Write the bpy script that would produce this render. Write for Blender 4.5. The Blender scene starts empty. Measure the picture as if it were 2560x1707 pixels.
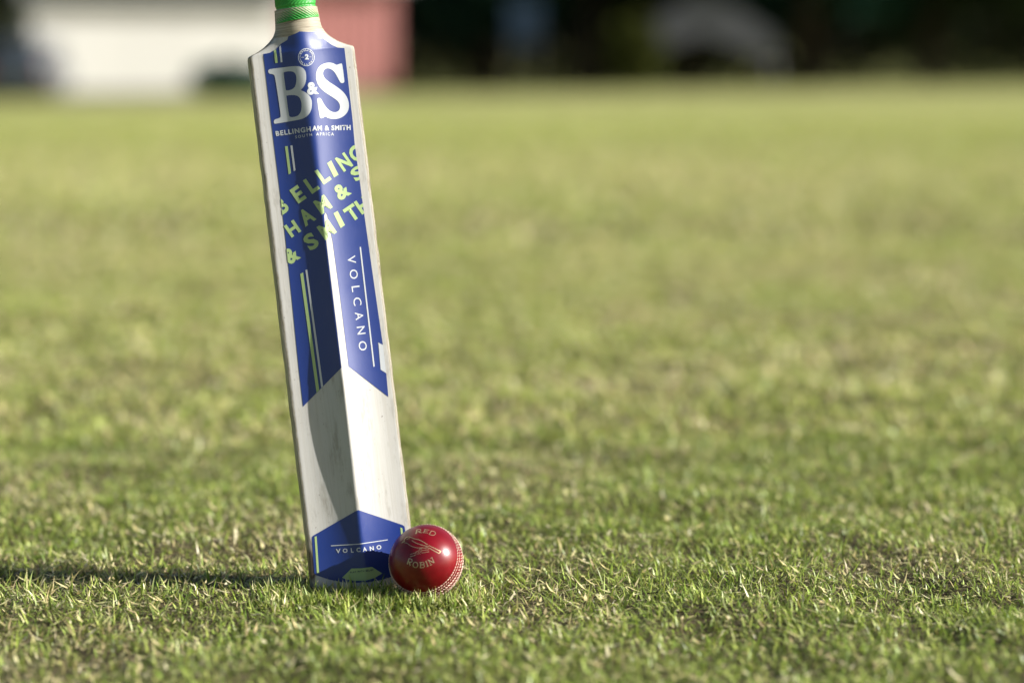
import bpy, bmesh, math, random
import numpy as np
from mathutils import Vector, Matrix

random.seed(7); rng = np.random.default_rng(11)
scene = bpy.context.scene
col = scene.collection
R_ = math.radians

# ------------------------------------------------------------------ camera
FPX = 85 / 36 * 2560            # focal length in photo pixels
CX, CY, YH = 1280.0, 853.5, 120.0
CAM_H = 0.5261
TH = math.atan((CY - YH) / FPX)
cam_d = bpy.data.cameras.new('camera'); cam = bpy.data.objects.new('camera', cam_d); col.objects.link(cam)
cam.location = (0, 0, CAM_H); cam.rotation_euler = (math.pi / 2 - TH, 0, 0)
cam_d.lens = 85; cam_d.sensor_width = 36; cam_d.sensor_fit = 'HORIZONTAL'
cam_d.clip_start = 0.05; cam_d.clip_end = 2000
cam_d.dof.use_dof = True; cam_d.dof.focus_distance = 2.342; cam_d.dof.aperture_fstop = 2.0
scene.camera = cam

# ------------------------------------------------------------------ light
SUN_EL, SUN_AZ = R_(27), R_(9.5)     # azimuth: from the right, turned towards the camera
sdir = Vector((math.cos(SUN_AZ) * math.cos(SUN_EL), -math.sin(SUN_AZ) * math.cos(SUN_EL), math.sin(SUN_EL)))
world = bpy.data.worlds.new('World'); scene.world = world; world.use_nodes = True
wn = world.node_tree.nodes; wl = world.node_tree.links
sky = wn.new('ShaderNodeTexSky'); sky.sky_type = 'NISHITA'; sky.sun_disc = False
sky.sun_elevation = SUN_EL; sky.sun_rotation = math.atan2(sdir.x, sdir.y)
sky.air_density = 1.0; sky.dust_density = 1.6; sky.ozone_density = 1.0
wl.new(sky.outputs[0], wn['Background'].inputs[0]); wn['Background'].inputs[1].default_value = 0.05
sun_d = bpy.data.lights.new('sun', 'SUN'); sun = bpy.data.objects.new('sun', sun_d); col.objects.link(sun)
sun_d.energy = 5.0; sun_d.angle = R_(0.5); sun_d.color = (1.0, 0.965, 0.91)
sun.rotation_euler = (-sdir).to_track_quat('-Z', 'Y').to_euler()
scene.view_settings.view_transform = 'Standard'; scene.view_settings.look = 'None'
scene.view_settings.gamma = 1.0; scene.view_settings.exposure = 1.2

# ------------------------------------------------------------------ helpers
FW = np.array([0, math.cos(TH), -math.sin(TH)]); UP = np.array([0, math.sin(TH), math.cos(TH)]); RT = np.array([1.0, 0, 0])
CAM = np.array([0, 0, CAM_H])
def rays(px):
    px = np.atleast_2d(np.asarray(px, float))
    d = FW[None] * FPX + RT[None] * (px[:, :1] - CX) + UP[None] * (CY - px[:, 1:2])
    return d / np.linalg.norm(d, axis=1, keepdims=True)

def tag(o, label=None, cat=None, group=None, kind=None):
    if label: o['label'] = label
    if cat: o['category'] = cat
    if group: o['group'] = group
    if kind: o['kind'] = kind
    return o
def empty(name, loc=(0, 0, 0), rz=0):
    o = bpy.data.objects.new(name, None); col.objects.link(o); o.location = loc; o.rotation_euler = (0, 0, rz)
    o.empty_display_size = .1
    return o
def link_mesh(name, me, m=None, parent=None, smooth=False):
    o = bpy.data.objects.new(name, me); col.objects.link(o)
    if m: me.materials.append(m)
    if parent: o.parent = parent
    if smooth:
        me.polygons.foreach_set('use_smooth', np.ones(len(me.polygons), bool))
    return o
def mesh_np(name, verts, faces):
    me = bpy.data.meshes.new(name); me.from_pydata([tuple(v) for v in verts], [], [tuple(f) for f in faces]); me.update(); return me
def mesh_fast(name, verts, loops, starts, totals):
    me = bpy.data.meshes.new(name)
    me.vertices.add(len(verts)); me.vertices.foreach_set('co', np.ascontiguousarray(verts, np.float32).ravel())
    me.loops.add(len(loops)); me.loops.foreach_set('vertex_index', np.ascontiguousarray(loops, np.int32))
    me.polygons.add(len(starts)); me.polygons.foreach_set('loop_start', np.ascontiguousarray(starts, np.int32))
    me.update(calc_edges=True); return me
def bm_obj(name, bm, m, parent=None, smooth=False):
    me = bpy.data.meshes.new(name); bm.to_mesh(me); bm.free(); return link_mesh(name, me, m, parent, smooth)
def add_box(bm, x0, x1, y0, y1, z0, z1, bev=0.0):
    r = bmesh.ops.create_cube(bm, size=1.0)
    vs = r['verts']
    for v in vs:
        v.co = Vector((x0 + (v.co.x + .5) * (x1 - x0), y0 + (v.co.y + .5) * (y1 - y0), z0 + (v.co.z + .5) * (z1 - z0)))
    if bev:
        es = list({e for v in vs for e in v.link_edges})
        bmesh.ops.bevel(bm, geom=es, offset=bev, segments=2, affect='EDGES')
def box(name, m, parent, *a, bev=0.0):
    bm = bmesh.new(); add_box(bm, *a, bev=bev); return bm_obj(name, bm, m, parent)
def tube(bm, pts, radii, n=8, cap=True):
    rings = []
    pts = [Vector(p) for p in pts]
    for i, p in enumerate(pts):
        t = (pts[min(i + 1, len(pts) - 1)] - pts[max(i - 1, 0)]).normalized()
        a = t.orthogonal().normalized(); b = t.cross(a)
        rings.append([bm.verts.new(p + (a * math.cos(k * 2 * math.pi / n) + b * math.sin(k * 2 * math.pi / n)) * radii[i]) for k in range(n)])
    for r0, r1 in zip(rings, rings[1:]):
        # match rotation of rings by nearest start
        off = min(range(n), key=lambda s: (r1[s].co - r0[0].co).length)
        for k in range(n):
            bm.faces.new((r0[k], r0[(k + 1) % n], r1[(k + 1 + off) % n], r1[(k + off) % n]))
    if cap:
        bm.faces.new(rings[0][::-1]); bm.faces.new(rings[-1])

class NT:
    def __init__(s, name):
        s.m = bpy.data.materials.new(name); s.m.use_nodes = True
        s.n = s.m.node_tree.nodes; s.l = s.m.node_tree.links; s.p = s.n['Principled BSDF']
    def node(s, t, **kw):
        x = s.n.new('ShaderNode' + t)
        for k, v in kw.items(): setattr(x, k, v)
        return x
    def link(s, a, b): s.l.new(a, b)
    def set(s, **kw):
        for k, v in kw.items(): s.p.inputs[k.replace('_', ' ')].default_value = v
    def noise(s, scale, detail=4, rough=.55, coord='Object', vec=None, stretch=None):
        tc = s.node('TexCoord'); n = s.node('TexNoise'); n.inputs['Scale'].default_value = scale
        n.inputs['Detail'].default_value = detail; n.inputs['Roughness'].default_value = rough
        src = tc.outputs[coord]
        if stretch:
            mp = s.node('Mapping'); mp.inputs['Scale'].default_value = stretch; s.link(src, mp.inputs[0]); src = mp.outputs[0]
        s.link(src, n.inputs['Vector']); return n.outputs['Fac']
    def ramp(s, fac, stops, interp='LINEAR'):
        r = s.node('ValToRGB'); r.color_ramp.interpolation = interp
        el = r.color_ramp.elements
        while len(el) < len(stops): el.new(.5)
        for e, (p, c) in zip(el, stops):
            e.position = p; e.color = (*c, 1) if len(c) == 3 else c
        s.link(fac, r.inputs[0]); return r.outputs[0]
    def mix(s, fac, a, b, blend='MIX'):
        x = s.node('Mix', data_type='RGBA', blend_type=blend)
        for i, v in ((0, fac), (6, a), (7, b)):
            if isinstance(v, (int, float)): x.inputs[i].default_value = v
            elif isinstance(v, tuple): x.inputs[i].default_value = (*v, 1)
            else: s.link(v, x.inputs[i])
        return x.outputs[2]
    def math(s, op, a, b=0.0, clamp=False):
        x = s.node('Math', operation=op); x.use_clamp = clamp
        for i, v in enumerate((a, b)):
            if isinstance(v, (int, float)): x.inputs[i].default_value = v
            else: s.link(v, x.inputs[i])
        return x.outputs[0]
    def bump(s, h, strength=.3, dist=.001):
        b = s.node('Bump'); b.inputs['Strength'].default_value = strength; b.inputs['Distance'].default_value = dist
        s.link(h, b.inputs['Height']); s.link(b.outputs[0], s.p.inputs['Normal'])
    def attr(s, name):
        a = s.node('Attribute'); a.attribute_name = name; return a

def simple(name, c, rough=.6, spec=.4, vary=.25, scale=6, coat=0, metal=0):
    t = NT(name); t.set(Roughness=rough, Metallic=metal, Coat_Weight=coat); t.p.inputs['Specular IOR Level'].default_value = spec
    n = t.noise(scale)
    lo = tuple(x * (1 - vary) for x in c); hi = tuple(min(1, x * (1 + vary)) for x in c)
    t.link(t.ramp(n, [(.3, lo), (.7, hi)]), t.p.inputs['Base Color']); return t.m

# value noise in numpy (for ground shape and grass patches)
_tab = np.random.default_rng(3).random((256, 256))
def vnoise(x, y):
    xi = np.floor(x).astype(int); yi = np.floor(y).astype(int); fx = x - xi; fy = y - yi
    fx = fx * fx * (3 - 2 * fx); fy = fy * fy * (3 - 2 * fy)
    g = lambda a, b: _tab[a % 256, b % 256]
    return (g(xi, yi) * (1 - fx) + g(xi + 1, yi) * fx) * (1 - fy) + (g(xi, yi + 1) * (1 - fx) + g(xi + 1, yi + 1) * fx) * fy
def fbm(x, y, o=3):
    s = 0; a = .5
    for k in range(o): s = s + a * vnoise(x * 2 ** k + 17.3 * k, y * 2 ** k + 5.1 * k); a *= .5
    return s / (1 - .5 ** o)
def gz(x, y):
    x = np.asarray(x, float); y = np.asarray(y, float)
    s = np.clip((y - 8) / 52, 0, 1.15)
    drop = s * np.clip(.60 - .012 * x, .1, .9)
    fade = np.clip((12 - y) / 8, 0, 1) * np.clip((y - .2), 0, 1)
    near = np.clip(np.hypot((x + .13) / .16, (y - 2.31) / .1) - 1, 0, 1)
    side = np.clip(1 - (np.abs(x) - .215 * y - .10) / .12, 0, 1) * np.clip((y - 1.72) / .12, 0, 1)
    return -drop + fade * near * side * ((fbm(x * 11, y * 9, 2) - .5) * .019 + (fbm(x * 2.3 + 9, y * 2.3, 2) - .5) * .016)

# ------------------------------------------------------------------ ground
def lin(a): return tuple(a)
def build_field():
    ys = np.unique(np.concatenate([np.linspace(-40, .5, 12), np.linspace(.5, 5, 260), 5 * (900 / 5) ** np.linspace(0, 1, 90)]))
    xs0 = np.concatenate([np.linspace(0, 1.4, 80), 1.4 * (600 / 1.4) ** np.linspace(0, 1, 45)])
    xs = np.unique(np.concatenate([-xs0, xs0]))
    X, Y = np.meshgrid(xs, ys); Z = gz(X, Y)
    v = np.stack([X, Y, Z], -1).reshape(-1, 3); nx = len(xs); ny = len(ys)
    i = (np.arange(ny - 1)[:, None] * nx + np.arange(nx - 1)[None]).ravel()
    f = np.stack([i, i + 1, i + nx + 1, i + nx], -1)
    me = mesh_fast('field', v, f.ravel(), np.arange(len(f)) * 4, None)
    t = NT('field_turf')
    tc = t.node('TexCoord'); sep = t.node('SeparateXYZ'); t.link(tc.outputs['Object'], sep.inputs[0])
    n1 = t.noise(.55, 5, .65); n2 = t.noise(7, 4, .7); n3 = t.noise(160, 3, .6); n4 = t.noise(.09, 3, .5)
    turf = t.ramp(t.math('ADD', t.math('MULTIPLY', n1, .55), t.math('MULTIPLY', n2, .45)),
                  [(.38, (.175, .20, .05)), (.5, (.24, .25, .078)), (.62, (.32, .30, .125))])
    turf = t.mix(t.math('MULTIPLY', n4, .5), turf, (.30, .29, .11))
    soil = t.ramp(n3, [(.3, (.03, .024, .012)), (.7, (.10, .08, .042))])  # soil colour deepened to darken the shade between blades
    far = t.math('DIVIDE', t.math('SUBTRACT', sep.outputs['Y'], 9.0), 12.0, clamp=True)
    wide = t.math('SUBTRACT', t.math('ABSOLUTE', sep.outputs['X']), t.math('ADD', t.math('MULTIPLY', sep.outputs['Y'], .45), 2.6))
    far = t.math('MAXIMUM', far, t.math('DIVIDE', wide, 2.0, clamp=True))
    far = t.math('MAXIMUM', far, t.math('SUBTRACT', -.2, sep.outputs['Y'], clamp=True))
    t.link(t.mix(far, soil, turf), t.p.inputs['Base Color'])
    t.set(Roughness=.9); t.p.inputs['Specular IOR Level'].default_value = .15
    t.bump(n3, .6, .004)
    return tag(link_mesh('field', me, t.m, smooth=True), 'mown grass cricket field stretching to the trees', 'field', kind='structure')
field = build_field()

# ------------------------------------------------------------------ ball and bat placement
BR = 0.0355
BALL = np.array([-0.08279, 2.28517, 0.0355])
PSI, LAM, BACK = R_(11.5), R_(5.7), R_(5)
U0 = np.array([math.cos(PSI), math.sin(PSI), 0]); W0 = np.array([math.sin(PSI), -math.cos(PSI), 0]); V0 = np.array([0, 0, 1.0])
V1 = V0 * math.cos(LAM) - U0 * math.sin(LAM); U_ = U0 * math.cos(LAM) + V0 * math.sin(LAM)
V_ = V1 * math.cos(BACK) - W0 * math.sin(BACK); W_ = W0 * math.cos(BACK) + V1 * math.sin(BACK)   # leans back a little
BY = BALL[1] + .031
BATO = np.array([(915 - CX) / FPX * (BY * math.cos(TH) + CAM_H * math.sin(TH)), BY, .0025])
BMAT = Matrix(((U_[0], V_[0], W_[0], BATO[0]), (U_[1], V_[1], W_[1], BATO[1]), (U_[2], V_[2], W_[2], BATO[2]), (0, 0, 0, 1)))
HW = .0505; EDGE_T = .025; VS = .5255; VN = .5545
_vk = np.array([0, .04, .075, .115, .150, .185, .215, .245, .30, .40, .46, .50, .56, .7])
_ek = np.array([9.5, 11.8, 13.4, 15.8, 18.0, 19.0, 18.2, 16.2, 14.2, 14.0, 14.2, 14.5, 14, 14]) * .8 / 1000
_vf = np.linspace(-.05, .75, 801); _ef = np.interp(_vf, _vk, _ek)
_ker = np.exp(-.5 * (np.arange(-30, 31) / 12) ** 2); _ker /= _ker.sum()
_ef = np.convolve(np.pad(_ef, 30, mode='edge'), _ker, 'valid')
def smooth01(x): x = np.clip(x, 0, 1); return x * x * (3 - 2 * x)
def hw_of(v):
    return np.interp(v, [VS - .004, VS - .001, VS, VS + .0015, VS + .006, VS + .011, VS + .016, VS + .022, VN, VN + .01],
                     [HW, HW - .0004, HW - .0015, .0445, .0358, .0295, .0248, .0219, .0208, .0204])
def surf(u, v):
    u = np.asarray(u, float); v = np.asarray(v, float)
    hw = hw_of(v); t = np.clip(u / hw, -1, 1)
    eps = np.interp(v, [0, .2, .36, .45, .55], [.05, .022, .025, .11, .3])
    sa = (np.sqrt(t * t + eps * eps) - eps) / (np.sqrt(1 + eps * eps) - eps)
    s0 = np.interp(v, _vf, _ef) * np.power(np.clip(1 - sa, 0, 1), 2.5)
    m = smooth01((v - (VS - .006)) / (VN - VS + .004))
    ell = -.0085 + .0185 * np.sqrt(np.clip(1 - t * t, 0, 1))
    return (1 - m) * s0 + m * ell
def front(u, v):
    hw = hw_of(v); t = np.clip(u / hw, -1, 1)
    m = smooth01((v - (VS - .006)) / (VN - VS + .004))
    s0 = -EDGE_T - .003 * (1 - t * t)
    return (1 - m) * s0 + m * (-.0085 - .0185 * np.sqrt(np.clip(1 - t * t, 0, 1)))
def px_to_uv(px):
    d = rays(px); A = np.stack([U_, V_, W_], 1)
    dl = d @ A; cl = (CAM - BATO) @ A
    w = np.zeros(len(d))
    for _ in range(25):
        t = (w - cl[2]) / dl[:, 2]; u = cl[0] + t * dl[:, 0]; v = cl[1] + t * dl[:, 1]
        w = .5 * w + .5 * surf(np.clip(u, -.06, .06), v)
    return np.stack([u, v], 1)

# ------------------------------------------------------------------ flat print helpers (2-D shapes in photo pixels)
def text_mesh(s, bold=.0, spacing=1.0):
    cu = bpy.data.curves.new('t', 'FONT'); cu.body = s; cu.size = 1; cu.offset = bold; cu.space_character = spacing; cu.resolution_u = 3
    cu.fill_mode = 'FRONT'
    ob = bpy.data.objects.new('t', cu); col.objects.link(ob)
    dg = bpy.context.evaluated_depsgraph_get(); me = bpy.data.meshes.new_from_object(ob.evaluated_get(dg))
    v = np.array([x.co[:2] for x in me.vertices]); f = [tuple(p.vertices) for p in me.polygons]
    bpy.data.objects.remove(ob); bpy.data.curves.remove(cu); bpy.data.meshes.remove(me)
    return v, f
_glyphs = {}
def glyph(ch, bl, ang, w, h, bold=.02):
    if (ch, bold) not in _glyphs:
        v, f = text_mesh(ch, bold); v = (v - v.min(0)) / (v.max(0) - v.min(0)); _glyphs[(ch, bold)] = (v, f)
    v, f = _glyphs[(ch, bold)]
    a = R_(ang); d = np.array([math.cos(a), math.sin(a)]); up = np.array([d[1], -d[0]])
    return np.array(bl)[None] + v[:, :1] * w * d + v[:, 1:] * h * up, f
def textrun(s, p0, p1, h, bold=.02, spacing=1.1):
    v, f = text_mesh(s, bold, spacing); v = (v - v.min(0)) / (v.max(0) - v.min(0))
    d = np.array(p1, float) - np.array(p0); L = np.linalg.norm(d); d /= L; up = np.array([d[1], -d[0]])
    return np.array(p0)[None] + v[:, :1] * L * d + v[:, 1:] * h * up, f
def poly(outlines, smooth=0):
    cu = bpy.data.curves.new('p', 'CURVE'); cu.dimensions = '2D'; cu.fill_mode = 'FRONT'
    for o in outlines:
        o = np.array(o, float)
        for _ in range(smooth):
            n = np.roll(o, -1, 0); o = np.stack([.75 * o + .25 * n, .25 * o + .75 * n], 1).reshape(-1, 2)
        sp = cu.splines.new('POLY'); sp.points.add(len(o) - 1); sp.use_cyclic_u = True
        for p, q in zip(sp.points, o): p.co = (q[0], q[1], 0, 1)
    ob = bpy.data.objects.new('p', cu); col.objects.link(ob)
    dg = bpy.context.evaluated_depsgraph_get(); me = bpy.data.meshes.new_from_object(ob.evaluated_get(dg))
    v = np.array([x.co[:2] for x in me.vertices]); f = [tuple(p.vertices) for p in me.polygons]
    bpy.data.objects.remove(ob); bpy.data.curves.remove(cu); bpy.data.meshes.remove(me)
    return v, f
def stroke(pts, w, closed=False):
    p = np.array(pts, float); n = len(p)
    nx = np.roll(p, -1, 0); pv = np.roll(p, 1, 0)
    if not closed: nx[-1] = p[-1]; pv[0] = p[0]
    t = nx - pv; t /= np.linalg.norm(t, axis=1, keepdims=True) + 1e-9
    nn = np.stack([-t[:, 1], t[:, 0]], 1); ww = np.broadcast_to(np.asarray(w, float), (n,))[:, None] * .42
    v = np.concatenate([p + nn * ww, p - nn * ww]); k = n if closed else n - 1
    f = [(i, (i + 1) % n, n + (i + 1) % n, n + i) for i in range(k)]
    return v, f
def join2(parts):
    V = []; F = []; o = 0
    for v, f in parts:
        V.append(v); F += [tuple(i + o for i in q) for q in f]; o += len(v)
    return np.concatenate(V), F
def xf(region, w, h):
    x0, y0, x1, y1 = region
    return lambda pts: np.stack([x0 + np.asarray(pts, float)[..., 0] * (x1 - x0) / w, y0 + np.asarray(pts, float)[..., 1] * (y1 - y0) / h], -1)
Z1 = xf((600, 0, 1000, 360), 1742, 1568); Z2 = xf((620, 300, 1000, 700), 1490, 1568); Z3 = xf((640, 600, 1040, 1050), 1394, 1568)
ZN = xf((620, 0, 920, 200), 2352, 1568); ZL = xf((760, 1250, 1040, 1490), 1829, 1568); ZC = xf((700, 110, 830, 180), 2352, 1266); ZB = xf((970, 1310, 1120, 1430), 1960, 1568)
def zmap(Z, vf): return Z(vf[0]), vf[1]

UGRID = np.unique(np.round(np.concatenate([np.linspace(-1, 1, 61), np.linspace(-.16, .16, 17)]), 5)) * HW
def cut_lines(bm, axis, vals):
    for c in vals:
        co = [0, 0, 0]; no = [0, 0, 0]; co[axis] = c; no[axis] = 1
        bmesh.ops.bisect_plane(bm, geom=bm.verts[:] + bm.edges[:] + bm.faces[:], dist=1e-7, plane_co=co, plane_no=no)
def to_bm(v, f):
    bm = bmesh.new(); vs = [bm.verts.new((a[0], a[1], 0)) for a in v]
    for q in f:
        try: bm.faces.new([vs[i] for i in q])
        except ValueError: pass
    return bm
def print_on_bat(name, vf, m, parent, off, clip=None, step=14):
    """wrap a flat shape (photo pixels) on the back of the blade"""
    bm = to_bm(*vf)
    for (a, b) in (clip or []):      # keep the side of the line a->b on its right hand (image coordinates)
        a = np.array(a); d = np.array(b) - a
        bmesh.ops.bisect_plane(bm, geom=bm.verts[:] + bm.edges[:] + bm.faces[:], plane_co=(a[0], a[1], 0), plane_no=(d[1], -d[0], 0), clear_outer=True, dist=1e-6)
    if not bm.verts: bm.free(); return None
    c = np.array([v.co[:2] for v in bm.verts]); lo = c.min(0); hi = c.max(0)
    for ax in (0, 1): cut_lines(bm, ax, np.arange(lo[ax] + step * .5, hi[ax], step))
    bm.verts.ensure_lookup_table()
    uv = px_to_uv(np.array([v.co[:2] for v in bm.verts]))
    for v, q in zip(bm.verts, uv): v.co = (q[0], q[1], 0)
    lo = uv.min(0); hi = uv.max(0)
    cut_lines(bm, 0, UGRID[(UGRID > lo[0]) & (UGRID < hi[0])])
    co = np.array([v.co[:2] for v in bm.verts]); w = surf(co[:, 0], co[:, 1])
    for v, q, z in zip(bm.verts, co, w): v.co = (q[0], q[1], z + off)
    bmesh.ops.triangulate(bm, faces=[f for f in bm.faces if len(f.verts) > 4])
    bmesh.ops.recalc_face_normals(bm, faces=bm.faces[:])
    nz = sum(f.normal.z * f.calc_area() for f in bm.faces)
    if nz < 0: bmesh.ops.reverse_faces(bm, faces=bm.faces[:])
    return bm_obj(name, bm, m, parent, smooth=True)

# ------------------------------------------------------------------ bat materials
def mat_blade():
    t = NT('painted_willow')
    ed = t.attr('edge').outputs['Fac']
    tc = t.node('TexCoord')
    n = t.noise(55, 5, .7); n2 = t.noise(420, 3, .6)
    grain = t.noise(60, 5, .65, stretch=(9, .35, 9)); big = t.noise(9, 4, .6); fl = t.noise(300, 2, .5)
    wood = t.ramp(grain, [(.28, (.07, .055, .04)), (.42, (.20, .17, .125)), (.6, (.33, .30, .24)), (.8, (.42, .39, .32))])
    white = t.ramp(big, [(.3, (.405, .395, .37)), (.7, (.465, .457, .432))])
    white = t.mix(t.math('MULTIPLY', t.ramp(t.noise(170, 4, .6, stretch=(3.5, .06, 3.5)), [(.45, (0, 0, 0)), (.7, (1, 1, 1))]), .22), white, (.26, .215, .15))   # long willow grain
    # scuffs and specks
    sc = t.noise(75, 6, .75, stretch=(1, .25, 1))
    white = t.mix(t.math('MULTIPLY', t.ramp(sc, [(.54, (0, 0, 0)), (.68, (1, 1, 1))]), .45), white, (.17, .15, .11))
    white = t.mix(t.math('MULTIPLY', t.ramp(fl, [(.72, (0, 0, 0)), (.76, (1, 1, 1))]), .65), white, (.09, .07, .05))
    e = t.math('ADD', ed, t.math('MULTIPLY', t.math('SUBTRACT', n, .5), .0035))
    e = t.math('ADD', e, t.math('MULTIPLY', t.math('SUBTRACT', n2, .5), .0012))
    fac = t.math('MULTIPLY', t.math('ADD', e, -.0001), 2600.0, clamp=True)
    rim = t.math('MULTIPLY', t.math('ADD', e, -.0011), 1500.0, clamp=True)
    c = t.mix(fac, wood, t.mix(rim, (.30, .27, .21), white))
    ch = t.attr('chip').outputs['Fac']; chf = t.math('MULTIPLY', t.math('SUBTRACT', t.math('ADD', ch, t.math('MULTIPLY', grain, .7)), .8), 5.0, clamp=True)
    c = t.mix(chf, c, t.ramp(grain, [(.3, (.025, .018, .012)), (.7, (.12, .09, .06))]))
    t.link(c, t.p.inputs['Base Color'])
    t.set(Roughness=.5); t.p.inputs['Specular IOR Level'].default_value = .35
    t.bump(t.math('ADD', t.math('MULTIPLY', fac, .8), t.math('ADD', t.math('MULTIPLY', n2, .25), t.math('MULTIPLY', grain, .3))), .35, .0006)
    return t.m
def mat_print(name, c, rough=.36, scr=.35):
    t = NT(name)
    n = t.noise(30, 5, .7); s = t.noise(90, 5, .8, stretch=(1.6, .35, 1)); fine = t.noise(900, 2, .5)
    dull = tuple(x * .88 + .003 for x in c)
    col_ = t.mix(t.math('MULTIPLY', n, .5), c, dull)
    col_ = t.mix(t.math('MULTIPLY', t.ramp(s, [(.66, (0, 0, 0)), (.78, (1, 1, 1))]), scr), col_, (.55, .56, .6))
    t.link(col_, t.p.inputs['Base Color'])
    t.link(t.math('ADD', t.math('MULTIPLY', n, .22), rough - .08), t.p.inputs['Roughness'])
    t.p.inputs['Specular IOR Level'].default_value = .75
    t.bump(t.math('ADD', s, t.math('MULTIPLY', fine, .15)), .08, .0006)
    return t.m
M_BLADE = mat_blade()
M_BLUE = mat_print('blue_vinyl', (.0012, .021, .16), .38, .15)
M_WHITEP = mat_print('white_print', (.44, .46, .48), .42, .1)
M_LIME = mat_print('lime_print', (.31, .42, .17), .40, .1)
M_DARKP = mat_print('dark_print', (.015, .03, .05), .45, .1)
M_GRIP = simple('green_rubber', (.03, .26, .035), .42, .45, .15, 60)
t = NT('bare_neck_willow')
g = t.noise(110, 5, .7, stretch=(.25, 6, .25))
t.link(t.ramp(g, [(.3, (.14, .11, .07)), (.5, (.30, .26, .19)), (.75, (.40, .37, .30))]), t.p.inputs['Base Color']); t.set(Roughness=.6); t.bump(g, .25, .0005)
M_NECK = t.m

# ------------------------------------------------------------------ bat
bat = empty('cricket_bat'); bat.matrix_world = BMAT
tag(bat, 'white willow cricket bat with blue back stickers and green grip, standing on the grass', 'cricket bat')
def build_blade():
    vv = np.unique(np.concatenate([np.linspace(0, .03, 14), np.linspace(.03, VS - .006, 96), np.linspace(VS - .006, VS + .003, 12), np.linspace(VS + .003, VN + .012, 18)]))
    tt = UGRID / HW
    P = []; E = []; CH = []
    jit = np.random.default_rng(5)
    for v in vv:
        hw = float(hw_of(v)); u = tt * hw
        toe = .0065 * np.abs(tt) ** 5 + .001 * tt ** 2
        lift = np.clip(1 - v / .03, 0, 1) * toe
        va = v + lift
        nick = (vnoise(np.array([v * 90.]), np.array([1.5]))[0] - .5) * .0009, (vnoise(np.array([v * 90.]), np.array([7.5]))[0] - .5) * .0009
        sb = surf(u, np.full_like(u, v)); fr = front(u, np.full_like(u, v))
        d = np.minimum(u + hw, hw - u)           # distance from the edge
        chip = .011 * np.exp(-((v - .034) / .013) ** 2) * (u < 0)
        side_e = d - chip - .0004
        side_e = np.minimum(side_e, (v + .001) * 1.0 + .0006)
        ring = []; er = []
        uu = u.copy(); uu[0] += nick[0] - .0006; uu[-1] += nick[1] + .0006
        if v < VS: sb = sb.copy(); sb[0] -= .0009; sb[-1] -= .0009
        for k in range(len(tt)): ring.append((uu[k], va[k], sb[k])); er.append(side_e[k])
        m = float(smooth01((v - (VS - .006)) / (VN - VS + .004)))
        bul = .0006 * (1 - m)
        for fz in (.25, .5, .75):
            ring.append((uu[-1] + bul * (1 - (2 * fz - 1) ** 2 * .5), va[-1], sb[-1] + (fr[-1] - sb[-1]) * fz)); er.append(-.004)
        for k in range(len(tt) - 1, -1, -1): ring.append((uu[k], va[k], fr[k])); er.append(.004 if 3 < k < len(tt) - 4 else -.004)
        for fz in (.75, .5, .25):
            ring.append((uu[0] - bul * (1 - (2 * fz - 1) ** 2 * .5), va[0], sb[0] + (fr[0] - sb[0]) * fz)); er.append(-.004)
        P.append(ring); E.append(er)
        cg = math.exp(-((v - .028) / .022) ** 2); cs = .75 * max(0.0, vnoise(np.array([v * 38.]), np.array([3.5]))[0] - .35) + .2
        L_ = len(tt); cr = np.zeros(len(ring)); cr[:L_] = cg * np.clip(1 - (d - .0012) / .0045, 0, 1) * (u < 0); cr[-3:] = np.maximum(cg, cs); cr[2 * L_ + 2] = np.maximum(cg, cs)
        CH.append(cr)
    n = len(P[0]); V = np.array(P).reshape(-1, 3); F = []
    for i in range(len(P) - 1):
        for k in range(n):
            F.append((i * n + k, i * n + (k + 1) % n, (i + 1) * n + (k + 1) % n, (i + 1) * n + k))
    # toe: strip between back and front rows
    L = len(tt)
    bk = list(range(L)); frn = [L + 3 + (L - 1 - k) for k in range(L)]
    for k in range(L - 1): F.append((bk[k + 1], bk[k], frn[k], frn[k + 1]))
    F.append((bk[L - 1], frn[L - 1], L + 2, L + 1, L)); F.append((bk[0], 2 * L + 5, 2 * L + 4, 2 * L + 3, frn[0]))
    top = (len(P) - 1) * n; F.append(tuple(top + k for k in range(n)))
    me = mesh_np('blade', V, F)
    a = me.attributes.new('edge', 'FLOAT', 'POINT'); a.data.foreach_set('value', np.array(E, np.float32).ravel())
    a = me.attributes.new('chip', 'FLOAT', 'POINT'); a.data.foreach_set('value', np.array(CH, np.float32).ravel())
    # neck wood band: separate material above the sticker
    me.materials.append(M_BLADE); me.materials.append(M_NECK)
    zc = np.array([p.center.y for p in me.polygons])
    me.polygons.foreach_set('material_index', (zc > VS + .0135).astype(np.int32))
    o = link_mesh('blade', me, None, bat, smooth=True)
    md = o.modifiers.new('split', 'EDGE_SPLIT'); md.split_angle = R_(48)
    return o
blade = build_blade()

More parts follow.
